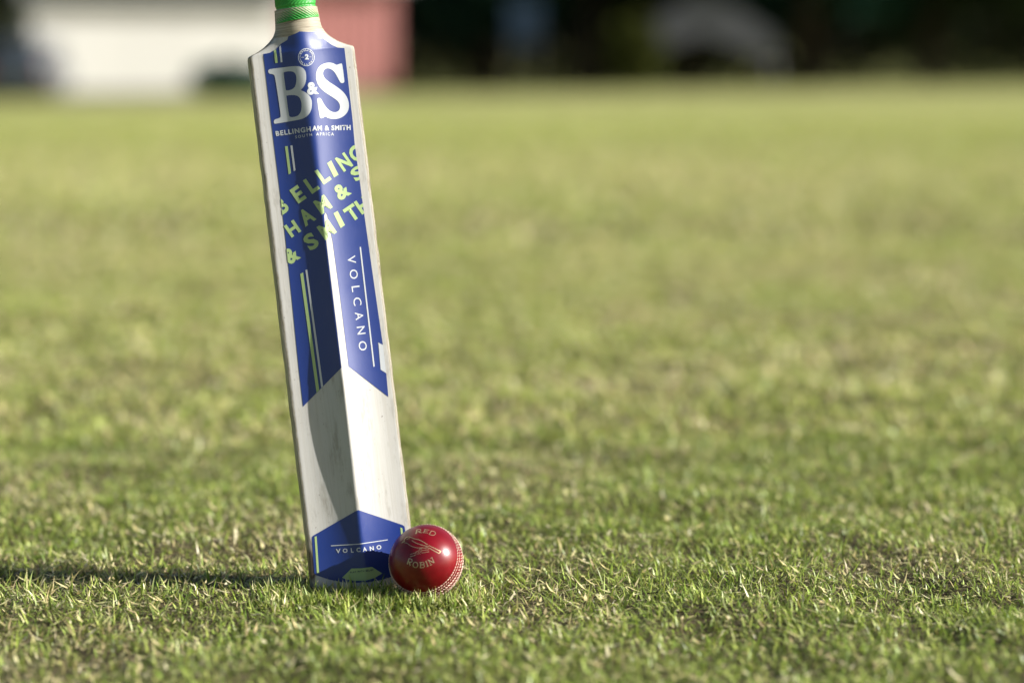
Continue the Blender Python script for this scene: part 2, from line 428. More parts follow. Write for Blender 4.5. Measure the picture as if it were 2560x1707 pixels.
def build_grip():
    nth = 180; vs = np.linspace(VN + .0005, VN + .285, 560)
    th = np.linspace(0, 2 * math.pi, nth, endpoint=False)
    rows = []
    for v in vs:
        s = v - vs[0]; per = .0145; b = int(s // per); q = (s % per) / per
        sgn = -1 if b % 2 == 0 else 1
        amp = .00055 * smooth01(np.array([min(q / .12, (1 - q) / .28)]))[0]
        ring_d = -.0007 * math.exp(-((q - .9) / .07) ** 2)
        flare = .0014 * math.exp(-s / .006) + (.002 * smooth01(np.array([(s - .262) / .02]))[0])
        if s > .283: flare -= .004
        rib = np.sin(34 * th + sgn * s * 2400)
        r = flare + amp * rib + ring_d
        A = .0196 - .0012 * min(s / .05, 1); B = .0183 - .0010 * min(s / .05, 1)
        rows.append(np.stack([(A + r) * np.cos(th), np.full(nth, v) - .0 + .0016 * np.cos(th) * math.exp(-s / .01), -.0085 + (B + r) * np.sin(th)], -1))
    V = np.concatenate(rows); F = []
    i = (np.arange(len(vs) - 1)[:, None] * nth + np.arange(nth)[None]); j = (np.arange(len(vs) - 1)[:, None] * nth + (np.arange(nth)[None] + 1) % nth)
    f = np.stack([i, j, j + nth, i + nth], -1).reshape(-1, 4)
    loops = np.concatenate([f.ravel(), np.arange(nth)[::-1], (len(vs) - 1) * nth + np.arange(nth)])
    starts = np.concatenate([np.arange(len(f)) * 4, [len(f) * 4, len(f) * 4 + nth]])
    me = mesh_fast('grip', V, loops, starts, None)
    o = link_mesh('grip', me, M_GRIP, bat, smooth=True)
    tag(o, 'ribbed bright green rubber grip')
    bm = bmesh.new()
    tube(bm, [(0, VN - .02, -.0085), (0, VN + .27, -.0085)], [.0165, .0155], 24); bm_obj('handle', bm, M_NECK, bat, True)
build_grip()

# --- upper sticker
P_main = np.concatenate([
    ZN([(298, 1065), (430, 1040), (560, 960), (650, 860), (770, 790), (790, 720), (930, 665), (1010, 622), (1180, 632), (1380, 628), (1420, 690), (1500, 780), (1640, 885), (1760, 940), (1890, 948)]),
    Z2([(1025, 0), (1045, 230), (1140, 930), (1230, 1568)]),
    Z3([(1105, 912), (1062, 890), (1085, 1130), (1135, 1160), (1153, 1365), (807, 1100), (730, 480), (665, 0)]),
    Z2([(826, 1180), (800, 1060), (778, 935), (762, 905), (748, 935), (757, 1180)]),
    Z3([(610, 0), (745, 1110), (410, 1450), (370, 1100), (312, 520), (258, 0)]),
    Z2([(340, 930), (225, 0)])])
sticker = print_on_bat('back_sticker', poly([P_main]), M_BLUE, bat, .00025)
tag(sticker, 'large blue sticker covering the upper back of the blade')
B_out = [(305, 778), (311, 763), (330, 755), (470, 737), (600, 722), (655, 727), (695, 750), (717, 790), (722, 850), (714, 905), (690, 955), (655, 985), (700, 1000), (750, 1035), (777, 1080), (784, 1130), (778, 1195), (752, 1248), (705, 1287), (640, 1307), (520, 1327), (390, 1350), (374, 1349), (367, 1335), (369, 1315), (382, 1302), (425, 1290), (440, 1278), (444, 1258), (412, 1040), (380, 838), (370, 818), (350, 810), (322, 806), (312, 798)]
B_up = [(474, 800), (478, 788), (520, 780), (560, 779), (590, 790), (608, 815), (615, 855), (612, 905), (598, 950), (570, 975), (535, 986), (503, 989), (497, 980)]
B_lo = [(503, 1050), (506, 1043), (560, 1037), (610, 1040), (645, 1060), (664, 1098), (671, 1145), (668, 1200), (650, 1245), (618, 1270), (570, 1279), (545, 1276), (532, 1262)]
S_out = [(1072, 702), (1105, 693), (1113, 703), (1138, 888), (1130, 905), (1107, 910), (1090, 900), (1062, 845), (1028, 785), (990, 755), (950, 745), (920, 757), (904, 785), (903, 815), (918, 852), (965, 893), (1050, 945), (1120, 998), (1165, 1058), (1186, 1125), (1184, 1190), (1160, 1240), (1115, 1278), (1060, 1298), (1000, 1300), (950, 1286), (922, 1266), (912, 1284), (880, 1292), (868, 1284), (838, 1088), (846, 1071), (870, 1068), (884, 1080), (912, 1135), (950, 1188), (1000, 1222), (1045, 1226), (1080, 1205), (1091, 1160), (1072, 1108), (1010, 1062), (930, 1012), (870, 960), (836, 900), (825, 838), (831, 780), (860, 727), (910, 695), (965, 683), (1015, 690), (1050, 712)]
OFF = .00045
print_on_bat('monogram_letter', zmap(Z1, poly([B_out, B_up, B_lo], 2)), M_WHITEP, sticker, OFF)
print_on_bat('monogram_letter', zmap(Z1, poly([S_out], 2)), M_WHITEP, sticker, OFF)
print_on_bat('ampersand', zmap(Z1, glyph('&', (733, 1040), -6, 128, 138, .045)), M_WHITEP, sticker, OFF + .00003)
print_on_bat('lettering', zmap(Z1, join2([textrun('BELLINGH', (392, 1486), (774, 1434), 56, .035, 1.2), textrun('AM & SMITH', (786, 1427), (1205, 1419), 56, .045, 1.15)])), M_WHITEP, sticker, OFF)
print_on_bat('lettering', zmap(Z1, join2([textrun('SOUTH', (603, 1510), (785, 1482), 30, .01, 1.5), textrun('AFRICA', (828, 1479), (1022, 1479), 34, .02, 1.4)])), M_WHITEP, sticker, OFF)
for Z, q, mm in ((ZN, [(503, 995), (550, 975), (582, 1238), (535, 1245)], M_LIME), (ZN, [(610, 925), (640, 895), (675, 1222), (640, 1230)], M_WHITEP),
                 (Z2, [(362, 260), (388, 258), (422, 522), (398, 535)], M_LIME), (Z2, [(415, 253), (435, 250), (466, 495), (448, 502)], M_WHITEP),
                 (Z3, [(385, 295), (410, 283), (550, 1305), (527, 1328)], M_LIME), (Z3, [(430, 262), (446, 258), (584, 1272), (568, 1286)], M_WHITEP),
                 (Z3, [(902, 62), (914, 60), (1034, 1100), (1022, 1103)], M_WHITEP), (Z3, [(1066, 893), (1105, 914), (1134, 1158), (1086, 1128)], M_WHITEP)):
    print_on_bat('stripe', zmap(Z, poly([q])), mm, sticker, OFF)
# slanted name in lime
Lc = Z2([(225, 0), (340, 930)]); Lc2 = Z3([(258, 0), (312, 520)]); Rc = Z2([(1140, 930), (1045, 230)])
clipL = [(tuple(Z2([(330, 860)])[0]), tuple(Z2([(318, 740)])[0]))]
clipL2 = [(tuple(Z2([(392, 1400)])[0]), tuple(Z2([(358, 1090)])[0]))]
clipR = [(tuple(Z2([(1045, 230)])[0]), tuple(Z2([(1140, 930)])[0]))]
AN = -34.5
gl = []
for ch, bl, w, cl in (('B', (338, 932), 90, clipL), ('E', (495, 822), 95, None), ('L', (628, 727), 92, None), ('L', (742, 636), 92, None), ('I', (842, 566), 46, None), ('N', (940, 512), 110, None), ('G', (1052, 432), 120, clipR)):
    if ch == 'I':   # keep the plain bar of the I
        vf = poly([[(775, 425), (815, 398), (887, 538), (843, 565)]])
    else: vf = glyph(ch, bl, AN, w * 1.03, 160, .04)
    print_on_bat('slanted_letter', zmap(Z2, vf), M_LIME, sticker, OFF, cl)
for ch, bl, w, cl, h in (('H', (428, 1155), 112, clipL2, 135), ('A', (563, 1048), 128, None, 155), ('M', (722, 930), 128, None, 150), ('&', (905, 800), 135, None, 150), ('S', (1062, 612), 115, clipR, 130)):
    print_on_bat('slanted_letter', zmap(Z2, glyph(ch, bl, AN, w * 1.03, h * 1.02, .04)), M_LIME, sticker, OFF, cl)
clipRL = [(tuple(Z2([(748, 1185)])[0]), tuple(Z2([(742, 950)])[0]))]
for ch, bl, w, cl, h in (('&', (412, 1425), 130, clipL2, 150), ('S', (616, 1290), 112, None, 160), ('M', (757, 1178), 135, None, 150), ('T', (1012, 1010), 120, None, 150), ('H', (1118, 930), 118, clipR, 145)):
    print_on_bat('slanted_letter', zmap(Z2, glyph(ch, bl, AN, w * 1.03, h * 1.02, .04)), M_LIME, sticker, OFF, cl)
print_on_bat('slanted_letter', zmap(Z2, poly([[(838, 915), (878, 892), (950, 1030), (908, 1060)]])), M_LIME, sticker, OFF)
for ch, bl, w in (('V', (793, 142), 68), ('O', (811, 262), 82), ('L', (831, 405), 50), ('C', (843, 505), 70), ('A', (860, 632), 68), ('N', (876, 757), 68), ('O', (889, 885), 82)):
    print_on_bat('vertical_letter', zmap(Z3, glyph(ch, bl, 82.3, w, 70, .002)), M_WHITEP, sticker, OFF)
# round badge
def ell(cx, cy, rx, ry, a0, a1, n): return [(cx + rx * math.cos(R_(a)), cy + ry * math.sin(R_(a))) for a in np.linspace(a0, a1, n)]
print_on_bat('round_badge', zmap(ZC, join2([stroke(ell(1190, 612, 360, 390, 0, 351, 40), 30, True), stroke(ell(1190, 612, 288, 310, 145, 200, 9), 22), stroke(ell(1190, 612, 288, 310, -30, 25, 9), 22), stroke([(955, 622), (1085, 617)], 22), stroke([(1320, 605), (1420, 600)], 22)])), M_WHITEP, sticker, OFF, step=8)
bad = [glyph('2', (1125, 722), -2, 180, 245, .06)]
for k, ch in enumerate('ENGLISH'):
    a = -148 + k * 18.5; c = ell(1190, 612, 262, 280, a - 6, a - 6, 1)[0]
    bad.append(glyph(ch, c, a - 3 + 90, 70 if ch != 'I' else 26, 78, .04))
for k, ch in enumerate('WILLOW'):
    a = 140 - k * 20; c = ell(1190, 612, 340, 362, a + 7, a + 7, 1)[0]
    bad.append(glyph(ch, c, a - 90, 82 if ch in 'WO' else (26 if ch == 'I' else 58), 80, .04))
print_on_bat('badge_lettering', zmap(ZC, join2(bad)), M_WHITEP, sticker, OFF + .00002, step=20)
# --- toe sticker
P_toe = ZL([(850, 172), (885, 158), (920, 168), (1610, 402), (1640, 425), (1648, 470), (1690, 980), (1680, 1040), (1640, 1090), (1480, 1230), (1300, 1290), (1050, 1335), (830, 1345), (620, 1335), (400, 1290), (205, 1224), (178, 1205), (166, 1170), (130, 620), (134, 592), (160, 570)])
toe = print_on_bat('toe_sticker', poly([P_toe]), M_BLUE, bat, .00025)
tag(toe, 'blue six sided sticker at the toe of the blade')
for q in ([(172, 594), (206, 583), (246, 1190), (210, 1184)], [(1572, 440), (1606, 456), (1650, 900), (1618, 900)]):
    print_on_bat('stripe', zmap(ZL, poly([q])), M_LIME, toe, OFF)
print_on_bat('underline', zmap(ZL, poly([[(438, 735), (890, 707), (1366, 637), (1368, 650), (890, 721), (440, 748)]])), M_WHITEP, toe, OFF)
for ch, bl, w, an in (('V', (522, 864), 76, -3), ('O', (634, 858), 78, -3), ('L', (767, 852), 44, -4), ('C', (858, 846), 66, -5), ('A', (962, 838), 70, -7), ('N', (1078, 824), 66, -8), ('O', (1188, 806), 80, -8)):
    print_on_bat('letter', zmap(ZL, glyph(ch, bl, an, w, 72, .03)), M_WHITEP, toe, OFF)
pan = print_on_bat('lime_panel', zmap(ZL, poly([[(620, 1262), (775, 1112), (940, 1108), (1110, 1086), (1275, 1190), (1160, 1262), (1010, 1306), (830, 1312), (700, 1292)]])), M_LIME, toe, OFF)
print_on_bat('panel_lettering', zmap(ZL, textrun('PLAY WITH BELIEF', (752, 1190), (1135, 1150), 30, .03, 1.25)), M_DARKP, toe, OFF + .0002)

# ------------------------------------------------------------------ ball
t = NT('red_leather')
n = t.noise(45, 4, .6); n2 = t.noise(900, 3, .6); sp = t.noise(220, 2, .5)
c = t.ramp(n, [(.3, (.10, .0005, .003)), (.7, (.165, .0009, .006))])
c = t.mix(t.math('MULTIPLY', t.ramp(sp, [(.68, (0, 0, 0)), (.76, (1, 1, 1))]), .5), c, (.10, .01, .01))
t.link(c, t.p.inputs['Base Color']); t.set(Roughness=.33, Coat_Weight=.2, Coat_Roughness=.1); t.p.inputs['Specular IOR Level'].default_value = .3
t.bump(t.math('ADD', t.math('MULTIPLY', n2, .35), n), .22, .0006)
M_LEATHER = t.m
M_STITCH = simple('waxed_thread', (.52, .38, .30), .6, .3, .3, 300)
M_FOIL = simple('gold_foil', (.40, .31, .18), .35, .5, .12, 200, metal=.6)
ball = empty('cricket_ball', tuple(BALL)); tag(ball, 'shiny red leather cricket ball with gold stamp lying on the grass beside the bat', 'cricket ball')
view = BALL - CAM; view /= np.linalg.norm(view)
e_r = np.cross(view, [0, 0, 1]); e_r /= np.linalg.norm(e_r); e_u = np.cross(e_r, view)
tau = R_(26); ti = np.cos(R_(132)) * e_r + np.sin(R_(132)) * e_u
POLE = -view * math.cos(tau) + ti * math.sin(tau)
pa = np.cross(POLE, e_r); pa /= np.linalg.norm(pa); pb = np.cross(POLE, pa)
def ball_cover():
    nl, nb = 144, 110
    lat = np.concatenate([np.linspace(-math.pi / 2, -.42, 26)[1:], np.linspace(-.42, .42, 60)[1:], np.linspace(.42, math.pi / 2, 26)[1:-1]])
    V = [-POLE * BR]
    lon = np.linspace(0, 2 * math.pi, nl, endpoint=False)
    def rad(a):
        s = a * BR * 1000      # mm from the seam line
        return BR + (.00055 * np.exp(-(abs(s) / 3.0) ** 4) - .00035 * np.exp(-(s / .45) ** 2))
    for a in lat:
        r = rad(a)
        for o in lon: V.append((POLE * math.sin(a) + (pa * math.cos(o) + pb * math.sin(o)) * math.cos(a)) * r)
    V.append(POLE * BR); F = []
    for k in range(nl): F.append((0, 1 + (k + 1) % nl, 1 + k))
    for i in range(len(lat) - 1):
        b = 1 + i * nl
        for k in range(nl): F.append((b + k, b + (k + 1) % nl, b + nl + (k + 1) % nl, b + nl + k))
    b = 1 + (len(lat) - 1) * nl; last = len(V) - 1
    for k in range(nl): F.append((b + k, b + (k + 1) % nl, last))
    me = mesh_np('leather_cover', V, F)
    bm = bmesh.new(); bm.from_mesh(me); bmesh.ops.recalc_face_normals(bm, faces=bm.faces[:]); bm.to_mesh(me); bm.free()
    return link_mesh('leather_cover', me, M_LEATHER, ball, True)
cover = ball_cover()
def ball_stitches():
    bm0 = bmesh.new(); bmesh.ops.create_icosphere(bm0, subdivisions=2, radius=1)
    base = np.array([v.co[:] for v in bm0.verts]); fs = np.array([[v.index for v in f.verts] for f in bm0.faces]); bm0.free()
    V = []; F = []; o = 0; r2 = random.Random(4)
    for row, (s, slant) in enumerate(((-9.2, .25), (-5.8, -.25), (-2.2, .75), (2.2, -.75), (5.8, .25), (9.2, -.25))):
        a = s / 1000 / BR; n = 76; rr = BR + (.0006 if abs(s) < 4 else .00012)
        for k in range(n):
            lo = (k + r2.uniform(-.08, .08) + (.5 if row % 2 else 0)) * 2 * math.pi / n
            rad = pa * math.cos(lo) + pb * math.sin(lo); N = POLE * math.sin(a) + rad * math.cos(a)
            tl = -pa * math.sin(lo) + pb * math.cos(lo); tp = np.cross(N, tl)
            an = slant + r2.uniform(-.25, .25); d1 = tl * math.cos(an) + tp * math.sin(an); d2 = np.cross(N, d1)
            L = r2.uniform(.0012, .0016) if abs(s) > 4 else r2.uniform(.0015, .0021)
            V.append(N * rr + base[:, :1] * d1 * L + base[:, 1:2] * d2 * .0005 + base[:, 2:] * N * .00058); F.append(fs + o); o += len(base)
    V = np.concatenate(V); F = np.concatenate(F)
    me = mesh_fast('seam_stitching', V, F.ravel(), np.arange(len(F)) * 3, None)
    ob = link_mesh('seam_stitching', me, M_STITCH, ball, True); ob['kind'] = 'stuff'
ball_stitches()
def print_on_ball(name, strokes):
    V = []; F = []; o = 0
    for i, (v, f) in enumerate(strokes):
        px = ZB(v); d = rays(px); oc = CAM - BALL; r = BR + .00014 + i * .000006
        b = d @ oc; disc = b * b - (oc @ oc - r * r); tt_ = -b - np.sqrt(np.maximum(disc, 0))
        V.append(CAM + d * tt_[:, None] - BALL); F += [tuple(k + o for k in q) for q in f]; o += len(v)
    me = mesh_np(name, np.concatenate(V), F)
    return link_mesh(name, me, M_FOIL, cover, True)
def dense(p, n=4):
    p = np.array(p, float); out = []
    for a, b in zip(p, p[1:]):
        for k in range(n): out.append(a + (b - a) * k / n)
    out.append(p[-1]); return np.array(out)
def crv(p):
    p = np.array(p, float); q = np.concatenate([[2 * p[0] - p[1]], p, [2 * p[-1] - p[-2]]]); out = []
    for i in range(1, len(q) - 2):
        for s in np.linspace(0, 1, 4, endpoint=False):
            a, b, c_, d = q[i - 1], q[i], q[i + 1], q[i + 2]
            out.append(.5 * (2 * b + (c_ - a) * s + (2 * a - 5 * b + 4 * c_ - d) * s * s + (3 * b - a - 3 * c_ + d) * s ** 3))
    out.append(p[-1]); return np.array(out)
S = lambda p, w: stroke(dense(p), np.interp(np.linspace(0, 1, (len(p) - 1) * 4 + 1), np.linspace(0, 1, len(np.atleast_1d(w))), np.atleast_1d(w)) if np.ndim(w) else w)
Cv = lambda p, w: stroke(crv(p), w)
for nm, st in (('stamped_letter', [S([(945, 172), (915, 300)], 44), Cv([(945, 178), (1040, 160), (1072, 195), (1030, 230), (955, 240)], 26), S([(1010, 238), (1065, 272)], 32), S([(885, 305), (945, 298)], 18), S([(1040, 275), (1112, 268)], 18)]),
               ('stamped_letter', [S([(1215, 165), (1165, 270)], 30), S([(1180, 162), (1352, 185)], 18), S([(1195, 215), (1300, 225)], 17), S([(1130, 268), (1312, 278)], 18)]),
               ('stamped_letter', [S([(1420, 215), (1345, 320)], 30), Cv([(1400, 212), (1510, 235), (1552, 300), (1500, 352), (1420, 350), (1335, 318)], 24)]),
               ('stamped_letter', [S([(690, 1108), (630, 1300)], 42), Cv([(690, 1112), (765, 1140), (788, 1200), (745, 1238), (680, 1222)], 28), S([(695, 1230), (722, 1350)], 38)]),
               ('stamped_letter', [stroke(ell(895, 1322, 78, 88, 0, 345, 24), 26, True)]),
               ('stamped_letter', [S([(1066, 1245), (1062, 1420)], 36), Cv([(1025, 1248), (1140, 1240), (1180, 1275), (1150, 1308), (1070, 1320)], 24), Cv([(1075, 1322), (1165, 1322), (1192, 1365), (1150, 1408), (1040, 1418)], 24)]),
               ('stamped_letter', [S([(1240, 1200), (1300, 1372)], 36), S([(1212, 1216), (1268, 1188)], 18), S([(1265, 1384), (1336, 1350)], 18)]),
               ('stamped_letter', [S([(1318, 1165), (1412, 1330)], 24), S([(1300, 1160), (1515, 1252)], 40), S([(1430, 1088), (1512, 1250)], 28), S([(1385, 1110), (1452, 1075)], 18), S([(1372, 1345), (1440, 1310)], 18)]),
               ('bird_emblem', [Cv([(520, 550), (545, 480), (600, 425), (680, 408), (760, 430), (860, 470), (980, 495), (1100, 545), (1200, 605), (1290, 660)], 26),
                                Cv([(775, 520), (880, 590), (1000, 640), (1130, 680), (1230, 705), (1312, 715)], 26), Cv([(530, 600), (620, 615), (690, 665), (780, 720), (900, 755), (1000, 770), (1110, 765), (1200, 775), (1255, 798)], 22),
                                S([(428, 622), (480, 580), (545, 555)], [4, 40, 50]), S([(602, 486), (702, 458)], 26), S([(1330, 690), (1480, 760), (1725, 880), (1665, 948), (1500, 860), (1360, 780), (1225, 742)], 26), S([(1312, 712), (1360, 690)], 16),
                                S([(1050, 770), (990, 860), (900, 905)], 13), S([(1110, 770), (1085, 850), (1100, 925)], 13), S([(1075, 775), (1035, 865)], 12), S([(900, 900), (890, 995)], 13), S([(950, 890), (940, 990)], 13), S([(1000, 880), (985, 985)], 13), S([(1050, 868), (1040, 975)], 13),
                                S([(720, 985), (890, 930)], 20), S([(1110, 852), (1342, 825)], 18), S([(720, 1056), (900, 1000)], 22), S([(1110, 932), (1350, 890)], 18)])):
    print_on_ball(nm, st)

# ------------------------------------------------------------------ grass
def mat_grass():
    t = NT('grass_blade'); t.n.remove(t.p)
    a = t.attr('tint').outputs['Color']
    out = t.n['Material Output']
    p = t.node('BsdfPrincipled'); t.link(a, p.inputs['Base Color']); p.inputs['Roughness'].default_value = .38; p.inputs['Specular IOR Level'].default_value = .26
    tr = t.node('BsdfTranslucent'); t.link(t.mix(.5, a, t.mix(1.0, a, (1.25, 1.2, .6), 'MULTIPLY')), tr.inputs['Color'])
    mx = t.node('MixShader'); mx.inputs[0].default_value = .28
    t.link(p.outputs[0], mx.inputs[1]); t.link(tr.outputs[0], mx.inputs[2]); t.link(mx.outputs[0], out.inputs['Surface'])
    return t.m
M_GRASS = mat_grass()
GREENS = np.array([(.23, .30, .045), (.31, .38, .07), (.14, .20, .03), (.39, .43, .11), (.27, .32, .085)])
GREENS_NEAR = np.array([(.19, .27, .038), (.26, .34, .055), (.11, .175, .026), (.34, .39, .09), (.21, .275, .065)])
STRAW = np.array([(.58, .50, .26), (.50, .43, .20), (.66, .59, .38), (.44, .35, .18), (.56, .53, .25)])
def blades(n, x, y, length, width, lean, curl, straw_p, segs, zlift=0.0, seed=0, gain=1.0, pal=None):
    r = np.random.default_rng(seed); pal = GREENS if pal is None else pal
    z0 = gz(x, y) + zlift
    az = r.uniform(0, 2 * math.pi, n); d = np.stack([np.cos(az), np.sin(az)], 1)
    fa = az + math.pi / 2 + r.normal(0, .5, n); sd = np.stack([np.cos(fa), np.sin(fa)], 1)
    k = segs + 1; s = np.linspace(0, 1, k)
    ang = lean[:, None] + curl[:, None] * s[None]              # tilt from vertical along the blade
    st = length[:, None] / segs
    am = .5 * (ang[:, 1:] + ang[:, :-1])
    h = np.concatenate([np.zeros((n, 1)), np.cumsum(np.sin(am) * st, 1)], 1); vz = np.concatenate([np.zeros((n, 1)), np.cumsum(np.cos(am) * st, 1)], 1)
    wv = width[:, None] * np.clip(np.array([.75, 1.0, .8, .45, .2])[np.round(s[:-1] * 4).astype(int)], 0, 1)[None]
    cx_ = x[:, None] + d[:, :1] * h; cy_ = y[:, None] + d[:, 1:] * h; cz = np.maximum(z0[:, None] + vz, z0[:, None] + .0005)
    nv = 2 * segs + 1
    V = np.empty((n, nv, 3), np.float32)
    for i in range(segs):
        V[:, 2 * i, 0] = cx_[:, i] - sd[:, 0] * wv[:, i] / 2; V[:, 2 * i, 1] = cy_[:, i] - sd[:, 1] * wv[:, i] / 2; V[:, 2 * i, 2] = cz[:, i]
        V[:, 2 * i + 1, 0] = cx_[:, i] + sd[:, 0] * wv[:, i] / 2; V[:, 2 * i + 1, 1] = cy_[:, i] + sd[:, 1] * wv[:, i] / 2; V[:, 2 * i + 1, 2] = cz[:, i]
    V[:, -1, 0] = cx_[:, -1]; V[:, -1, 1] = cy_[:, -1]; V[:, -1, 2] = cz[:, -1]
    is_s = r.random(n) < straw_p
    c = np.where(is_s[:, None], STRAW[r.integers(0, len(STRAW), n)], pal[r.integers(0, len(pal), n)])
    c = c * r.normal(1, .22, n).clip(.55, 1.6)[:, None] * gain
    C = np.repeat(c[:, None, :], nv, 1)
    tipmix = np.linspace(-.6, 1, nv).clip(0, 1)[None, :, None] * (r.random(n) < .45)[:, None, None] * .5
    C = C * (1 - tipmix) + np.array((.5, .46, .26)) * tipmix     # dry, mown tips
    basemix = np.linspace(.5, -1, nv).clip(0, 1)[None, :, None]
    C = C * (1 - basemix) + np.array((.15, .125, .06)) * basemix   # pale sheaths browned, putting shade of the gaps into the colour
    # keep clear of ball and bat
    rel = V - BALL[None, None].astype(np.float32)
    bad = ((rel ** 2).sum(-1) < (BR + .0012) ** 2).any(1)
    loc = (V - BATO[None, None].astype(np.float32)) @ np.stack([U_, V_, W_], 1).astype(np.float32)
    bad |= ((np.abs(loc[..., 0]) < HW + .002) & (loc[..., 2] < .007) & (loc[..., 2] > -.041) & (loc[..., 1] > -.02)).any(1)
    ok = ~bad
    return V[ok], C[ok]
def pack(name, chunks, label):
    Vs = []; Cs = []; L = []; S0 = []; off = 0; lo = 0
    for V, C in chunks:
        n, nv, _ = V.shape; segs = (nv - 1) // 2
        pat = []; sz = []
        for i in range(segs - 1): pat += [2 * i, 2 * i + 1, 2 * i + 3, 2 * i + 2]; sz.append(4)
        pat += [2 * segs - 2, 2 * segs - 1, 2 * segs]; sz.append(3)
        ids = (np.arange(n) * nv)[:, None] + np.array(pat)[None] + off
        L.append(ids.ravel()); st = np.concatenate([[0], np.cumsum(sz)[:-1]])
        S0.append(((np.arange(n) * len(pat))[:, None] + st[None]).ravel() + lo)
        lo += n * len(pat); off += n * nv; Vs.append(V.reshape(-1, 3)); Cs.append(C.reshape(-1, 3))
    V = np.concatenate(Vs); C = np.concatenate(Cs)
    me = mesh_fast(name, V, np.concatenate(L), np.concatenate(S0), None)
    a = me.attributes.new('tint', 'FLOAT_COLOR', 'POINT')
    a.data.foreach_set('color', np.concatenate([C, np.ones((len(C), 1))], 1).astype(np.float32).ravel())
    o = link_mesh(name, me, M_GRASS, None, True)
    return tag(o, label, 'grass', kind='stuff')
def scatter(n, y0, y1, k=.24, pad=.19, seed=0):
    """points over the strip of lawn between two distances, wider than the view"""
    r = np.random.default_rng(seed)
    w0 = y0 * k + pad; w1 = y1 * k + pad
    y = np.empty(0); x = np.empty(0)
    while len(y) < n:
        yy = r.uniform(y0, y1, n); xx = r.uniform(-w1, w1, n); m = np.abs(xx) < yy * k + pad
        y = np.concatenate([y, yy[m]]); x = np.concatenate([x, xx[m]])
    return x[:n], y[:n]
def patchy(x, y):
    return np.clip((fbm(x * 5 + 31, y * 5, 3) - .5) * 3.2 + (fbm(x * 1.1 + 3, y * .6 + 8, 2) - .5) * 1.6 + .5, 0, 1)
def grow():
    r = np.random.default_rng(21); ch = []
    def layer(n, y0, y1, lmin, lmax, wmin, wmax, lean0, lean1, curl, segs, sbase, seed, thin=True, zl=0.0, gain=1.0):
        x, y = scatter(n, y0, y1, seed=seed)
        d = patchy(x, y)
        if thin:
            keep = r.random(n) < (1.0 - .4 * d); x = x[keep]; y = y[keep]; d = d[keep]
        m = len(x)
        L = r.uniform(lmin, lmax, m) * (.8 + .5 * vnoise(x * 14 + 4, y * 14)); Wd = r.uniform(wmin, wmax, m)
        sp = np.clip(sbase + .3 * (d - .5), .02, .97)
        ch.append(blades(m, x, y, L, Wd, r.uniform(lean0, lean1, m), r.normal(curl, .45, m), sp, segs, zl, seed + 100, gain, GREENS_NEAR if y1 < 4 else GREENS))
    # near lawn: matted thatch, short leaves, longer upright leaves, fallen straw
    layer(60000, 1.80, 3.3, .005, .012, .0009, .0019, .8, 1.5, .3, 2, .40, 1, thin=False, gain=.5)  # thatch tint dimmed so the gaps under the leaves look shaded
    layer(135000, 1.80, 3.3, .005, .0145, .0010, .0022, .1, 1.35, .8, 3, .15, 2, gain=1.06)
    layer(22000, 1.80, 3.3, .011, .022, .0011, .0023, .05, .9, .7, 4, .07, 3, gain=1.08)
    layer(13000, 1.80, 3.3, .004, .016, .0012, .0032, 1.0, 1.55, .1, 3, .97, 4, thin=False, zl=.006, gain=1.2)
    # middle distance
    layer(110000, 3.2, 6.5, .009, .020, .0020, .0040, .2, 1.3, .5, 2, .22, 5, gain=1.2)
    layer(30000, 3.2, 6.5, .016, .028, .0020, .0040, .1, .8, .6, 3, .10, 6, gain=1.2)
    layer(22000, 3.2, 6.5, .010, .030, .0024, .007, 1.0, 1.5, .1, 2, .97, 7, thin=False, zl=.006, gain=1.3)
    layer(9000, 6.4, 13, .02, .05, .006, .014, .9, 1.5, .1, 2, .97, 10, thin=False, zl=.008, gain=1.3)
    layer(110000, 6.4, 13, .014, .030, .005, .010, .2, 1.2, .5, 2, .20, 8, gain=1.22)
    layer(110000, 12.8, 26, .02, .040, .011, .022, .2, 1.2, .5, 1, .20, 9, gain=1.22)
    # leaves standing up against the toe of the bat and the ball
    m = 1500; x = r.uniform(-.24, -.03, m); y = r.uniform(2.225, 2.315, m)
    ch.append(blades(m, x, y, r.uniform(.010, .022, m), r.uniform(.0013, .0026, m), r.uniform(.05, .7, m), r.normal(.5, .4, m), np.full(m, .12), 4, 0.0, 77, 1.0, GREENS_NEAR))
    root = pack('grass', ch, 'short mown green lawn grass with dry straw coloured blades')
    # the same lawn to either side, in repeated square patches
    def patch(size, n, lmin, lmax, wmin, wmax, segs, seed, gain, pal):
        q = np.random.default_rng(seed); x = q.uniform(0, size, n); y = q.uniform(0, 1, n) * size
        d = patchy(x, y); sp = np.clip(.2 + .3 * (d - .5), .02, .9)
        yy = y / size * .9                       # generated on flat ground
        V, C = blades(n, x, yy, q.uniform(lmin, lmax, n), q.uniform(wmin, wmax, n), q.uniform(.1, 1.3, n), q.normal(.7, .4, n), sp, segs, 0.0, seed + 5000, gain, pal)
        V[:, :, 0] -= size / 2; V[:, :, 1] += (y - yy)[:, None] - size / 2
        o = pack('turf_patch', [(V, C)], 'x'); me = o.data
        bpy.data.objects.remove(o); return me
    near = [patch(1.0, 34000, .006, .021, .0013, .0030, 2, 300 + k, 1.05, GREENS_NEAR) for k in range(2)]
    mid = [patch(2.0, 34000, .012, .030, .004, .008, 2, 310 + k, 1.2, GREENS) for k in range(2)]
    q = random.Random(9)
    def put(me, x, y):
        o = bpy.data.objects.new('turf_patch', me); col.objects.link(o); o.parent = root; o['kind'] = 'stuff'
        o.location = (x, y, float(gz(x, y))); o.rotation_euler = (0, 0, q.choice((0, .5, 1, 1.5)) * math.pi)
